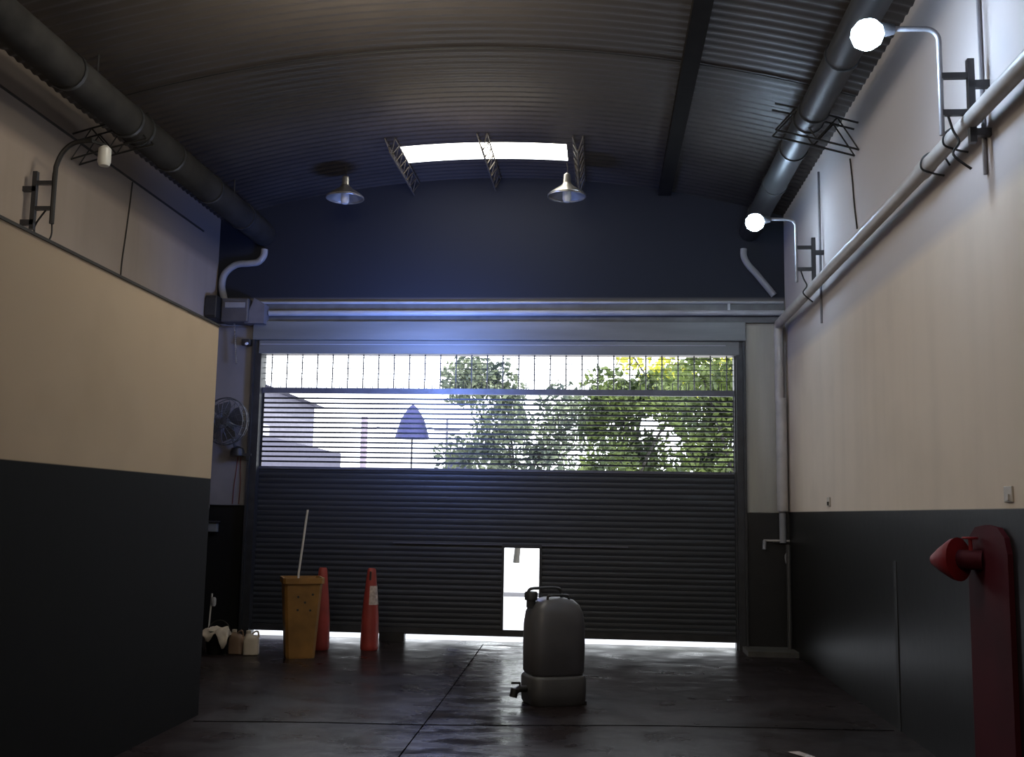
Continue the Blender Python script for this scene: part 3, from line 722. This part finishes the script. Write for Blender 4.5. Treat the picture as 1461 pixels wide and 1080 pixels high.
MB(oo).hexa([(-16.4, 14.6, 4.9), (-8.9, 14.6, 4.9), (-8.9, 33.4, 4.9), (-16.4, 33.4, 4.9)], [(-14, 16, 5.0), (-9.3, 14.9, 5.05), (-9.3, 33, 5.05), (-14, 32, 5.0)]).build('roof', M['lowwall'], hs_)
for y in (18, 22.5, 27): MB(oo).box(-9.2, -9.17, y, y + 1.4, 2.6, 3.9).build('window', M['house_far'], hs_)
# parasol, masts
ps = thing('parasol', 'closed blue parasol seen outside through the slats left of the trees', 'parasol', (-6.35, 35, 0)); 
MB().lathe([(.62, 4.05), (.58, 4.1), (.40, 4.7), (.15, 5.1), (.03, 5.2)], seg=16).build('canopy', mat('blue_canvas', (.02, .025, .11), .8), ps, smooth=True)
MB().tube([(0, 0, 0), (0, 0, 5.25)], .03, 8).build('pole', M['bark'], ps)
def mast(x, y, z, r, label, m_):
    o_ = thing('utility_pole', label, 'pole', (x, y, 0))
    MB().tube([(0, 0, 0), (0, 0, z)], r, 8).build('shaft', m_, o_)
    MB().box(-.5, .5, -.04, .04, z - .5, z - .42).build('crossarm', m_, o_)
M['mast'] = mat('mast_grey', (.12, .12, .15), .7)
mast(-5.9, 40, 5.2, .05, 'thin utility pole outside between the parasol and the pale tree', M['mast'])
mast(-9.6, 42, 5.4, .14, 'pinkish utility pole outside right of the boundary wall end', mat('mast_pink', (.20, .17, .22), .7))
bx_ = thing('kiosk', 'small blue grey kiosk outside near the street under the slats', 'kiosk', (-5.1, 38, 0))
MB().box(-.4, .4, -.4, .4, 0, 3.7).build('cabinet', mat('kiosk_blue', (.07, .075, .15), .7), bx_)
MB().box(-.5, .5, -.5, .5, 3.7, 3.78).build('cap', M['mast'], bx_)
w_ = MB(); w_.tube(smooth_path([(-9.6, 42, 5.1), (-7.8, 41, 4.8), (-5.9, 40, 4.9), (-3, 41, 5.0)]), .015, 4)
tag(w_.build('overhead_wire', M['mast']), 'thin overhead wire strung between the utility poles outside', 'wire')
k_ = MB().box(-7.9, 9, 20.8, 20.95, -.02, .06).build('street_kerb', mat('kerb_out', (.10, .10, .11), .8)); tag(k_, 'low kerb line across the bright yard seen through the hatch', 'kerb')

# trees
def leaf_mat(name, col):
    m = bpy.data.materials.new(name); N, L = nodes(m); b = N['Principled BSDF']
    b.inputs['Roughness'].default_value = .6
    g = N.new('ShaderNodeTexCoord'); nz = N.new('ShaderNodeTexNoise'); nz.inputs['Scale'].default_value = 1.3; nz.inputs['Detail'].default_value = 3
    L.new(g.outputs['Object'], nz.inputs['Vector'])
    r = N.new('ShaderNodeValToRGB'); r.color_ramp.elements[0].position = .38; r.color_ramp.elements[1].position = .66
    r.color_ramp.elements[0].color = (*[c * .45 for c in col], 1); r.color_ramp.elements[1].color = (col[0] * 2.2, col[1] * 1.8, col[2] * 1.2, 1)
    L.new(nz.outputs['Fac'], r.inputs['Fac']); L.new(r.outputs['Color'], b.inputs['Base Color'])
    t = N.new('ShaderNodeBsdfTranslucent'); L.new(r.outputs['Color'], t.inputs['Color'])
    mx = N.new('ShaderNodeMixShader'); mx.inputs[0].default_value = .3
    o = N['Material Output']; L.new(b.outputs[0], mx.inputs[1]); L.new(t.outputs[0], mx.inputs[2]); L.new(mx.outputs[0], o.inputs['Surface'])
    return m
def tree(label, x, y, h, blobs, nleaf, ls, m_):
    t_ = thing('tree', label, 'tree', (x, y, 0))
    tr = MB(); tr.tube(smooth_path([(0, 0, -.02), (.1, 0, h * .3), (-.05, .1, h * .6)]), .11, 8, r1=.06)
    for bx, by, bz, br_ in blobs[:5]: tr.tube(smooth_path([(0, 0, h * .35), (bx * .5, by * .5, (h * .4 + bz) / 2), (bx, by, bz)]), .06, 6, r1=.02)
    tr.build('trunk', M['bark'], t_, smooth=True)
    lf = MB()
    vol = [b_[3] ** 2 for b_ in blobs]
    for i in range(nleaf):
        bx, by, bz, br_ = random.choices(blobs, vol)[0]
        d = Vector([random.gauss(0, 1) for _ in range(3)]).normalized() * br_ * random.random() ** .45
        c = Vector((bx, by, bz)) + d
        a = Vector([random.gauss(0, 1) for _ in range(3)]).normalized(); b2 = a.cross(Vector([random.gauss(0, 1) for _ in range(3)])).normalized()
        s_ = ls * random.uniform(.6, 1.3)
        lf._add([c - a * s_, c - b2 * s_ * .45, c + a * s_, c + b2 * s_ * .45], [(0, 1, 2, 3)])
    lf.build('foliage', m_, t_)
    return t_
def rblobs(n, rx, rz0, rz1, r0, r1):
    return [(random.uniform(-rx, rx), random.uniform(-.8, .8), random.uniform(rz0, rz1), random.uniform(r0, r1)) for _ in range(n)]
LM1 = leaf_mat('leaf_grey', (.09, .13, .12)); LM2 = leaf_mat('leaf_green', (.06, .10, .035)); LM3 = leaf_mat('leaf_yellow', (.30, .36, .07))
tree('pale grey green tree outside in the middle of the shutter, thin foliage', -2.75, 35, 5.2, rblobs(18, 2.2, 2.9, 6.3, .5, 1.05), 6500, .125, LM1)
tree('dense green tree outside right of the pale tree with bright gaps', .6, 26.5, 5.0, rblobs(15, 1.3, 2.3, 5.3, .4, .85), 6200, .11, LM2)
tree('dark green tree outside at the right end of the shutter', 3.15, 24, 5.2, rblobs(13, .9, 2.3, 5.2, .4, .8), 5200, .11, LM2)
tree('yellow green tree far outside, its top showing through the grille at right', 3.4, 34, 8, rblobs(14, 3.2, 5.4, 7.0, .5, 1.1), 3600, .13, LM3)

# ------------------------------------------------------------------ light
W = bpy.data.worlds.new('sky'); bpy.context.scene.world = W; W.use_nodes = True
bg = W.node_tree.nodes['Background']; bg.inputs['Color'].default_value = (.90, .95, 1, 1); bg.inputs['Strength'].default_value = 4.5
def light(name, typ, loc, e, col, size=.3, rot=None, sy=None, spread=None, blend=None, angle=None):
    l = bpy.data.lights.new(name, typ); o = bpy.data.objects.new(name, l); C.objects.link(o)
    o.location = loc; l.energy = e; l.color = col
    if typ == 'AREA':
        l.size = size
        if sy: l.shape = 'RECTANGLE'; l.size_y = sy
        if spread: l.spread = spread
    elif typ == 'SUN': l.angle = size
    else: l.shadow_soft_size = size
    if typ == 'SPOT': l.spot_size = angle; l.spot_blend = blend
    if rot is not None:
        o.rotation_euler = Vector(rot).to_track_quat('-Z', 'Y').to_euler()
    return o
light('sun', 'SUN', (0, 0, 20), 5, (1, .95, .85), .01, rot=(-.45, .45, -.8))
light('near_skylight_light', 'AREA', (-1.6, 7.6, 5.80), 32, (1, .95, .86), 2.0, rot=(0, 0, -1), sy=.8)
light('near_roof_fill', 'POINT', (-1.7, 7.4, 5.35), 75, (1, .92, .74), .12)  # added point light above the view, brightens the roof near the skylight
light('rear_fill', 'AREA', (-1.6, -2.0, 4.6), 105, (1, .86, .70), 2.5, rot=(.2, .9, -.25))  # added warm fill behind the camera, standing in for unseen lamps
light('header_blue_fill', 'AREA', (-2.1, 11.6, 3.2), 85, (.20, .34, 1), .8, rot=(-.08, .9, .40), sy=.5)  # added blue light inside the hall, tints the hood and header wall

light('far_roof_upfill', 'AREA', (-1.5, 11.0, 5.0), 9, (1, .90, .74), 1.6, rot=(0, .12, 1), sy=.5)  # added upward light, unseen from below, brightens roof around the far skylight
light('near_roof_upfill', 'AREA', (-1.9, 7.6, 4.9), 26, (1, .92, .74), 1.2, rot=(.05, .25, 1), sy=1.0)  # added upward light, unseen from below, brightens the nearer roof
light('floor_blue_fill', 'SPOT', (-2.0, 12.9, 2.8), 30, (.06, .12, 1), .25, rot=(.1, -.85, -.5), angle=1.2, blend=.8)  # added blue spot just inside the shutter, tints the floor
light('near_lamp_light', 'POINT', (XR - .70, 6.2, 4.37), 30, (.55, .72, 1), .06)
light('far_lamp_light', 'POINT', (XR - .70, 10.86, 4.52), 14, (.55, .72, 1), .06)
sc = bpy.context.scene
sc.view_settings.view_transform = 'Standard'; sc.view_settings.look = 'None'; sc.view_settings.exposure = 0
sc.cycles.use_denoising = True; sc.cycles.max_bounces = 6; sc.cycles.sample_clamp_indirect = 4
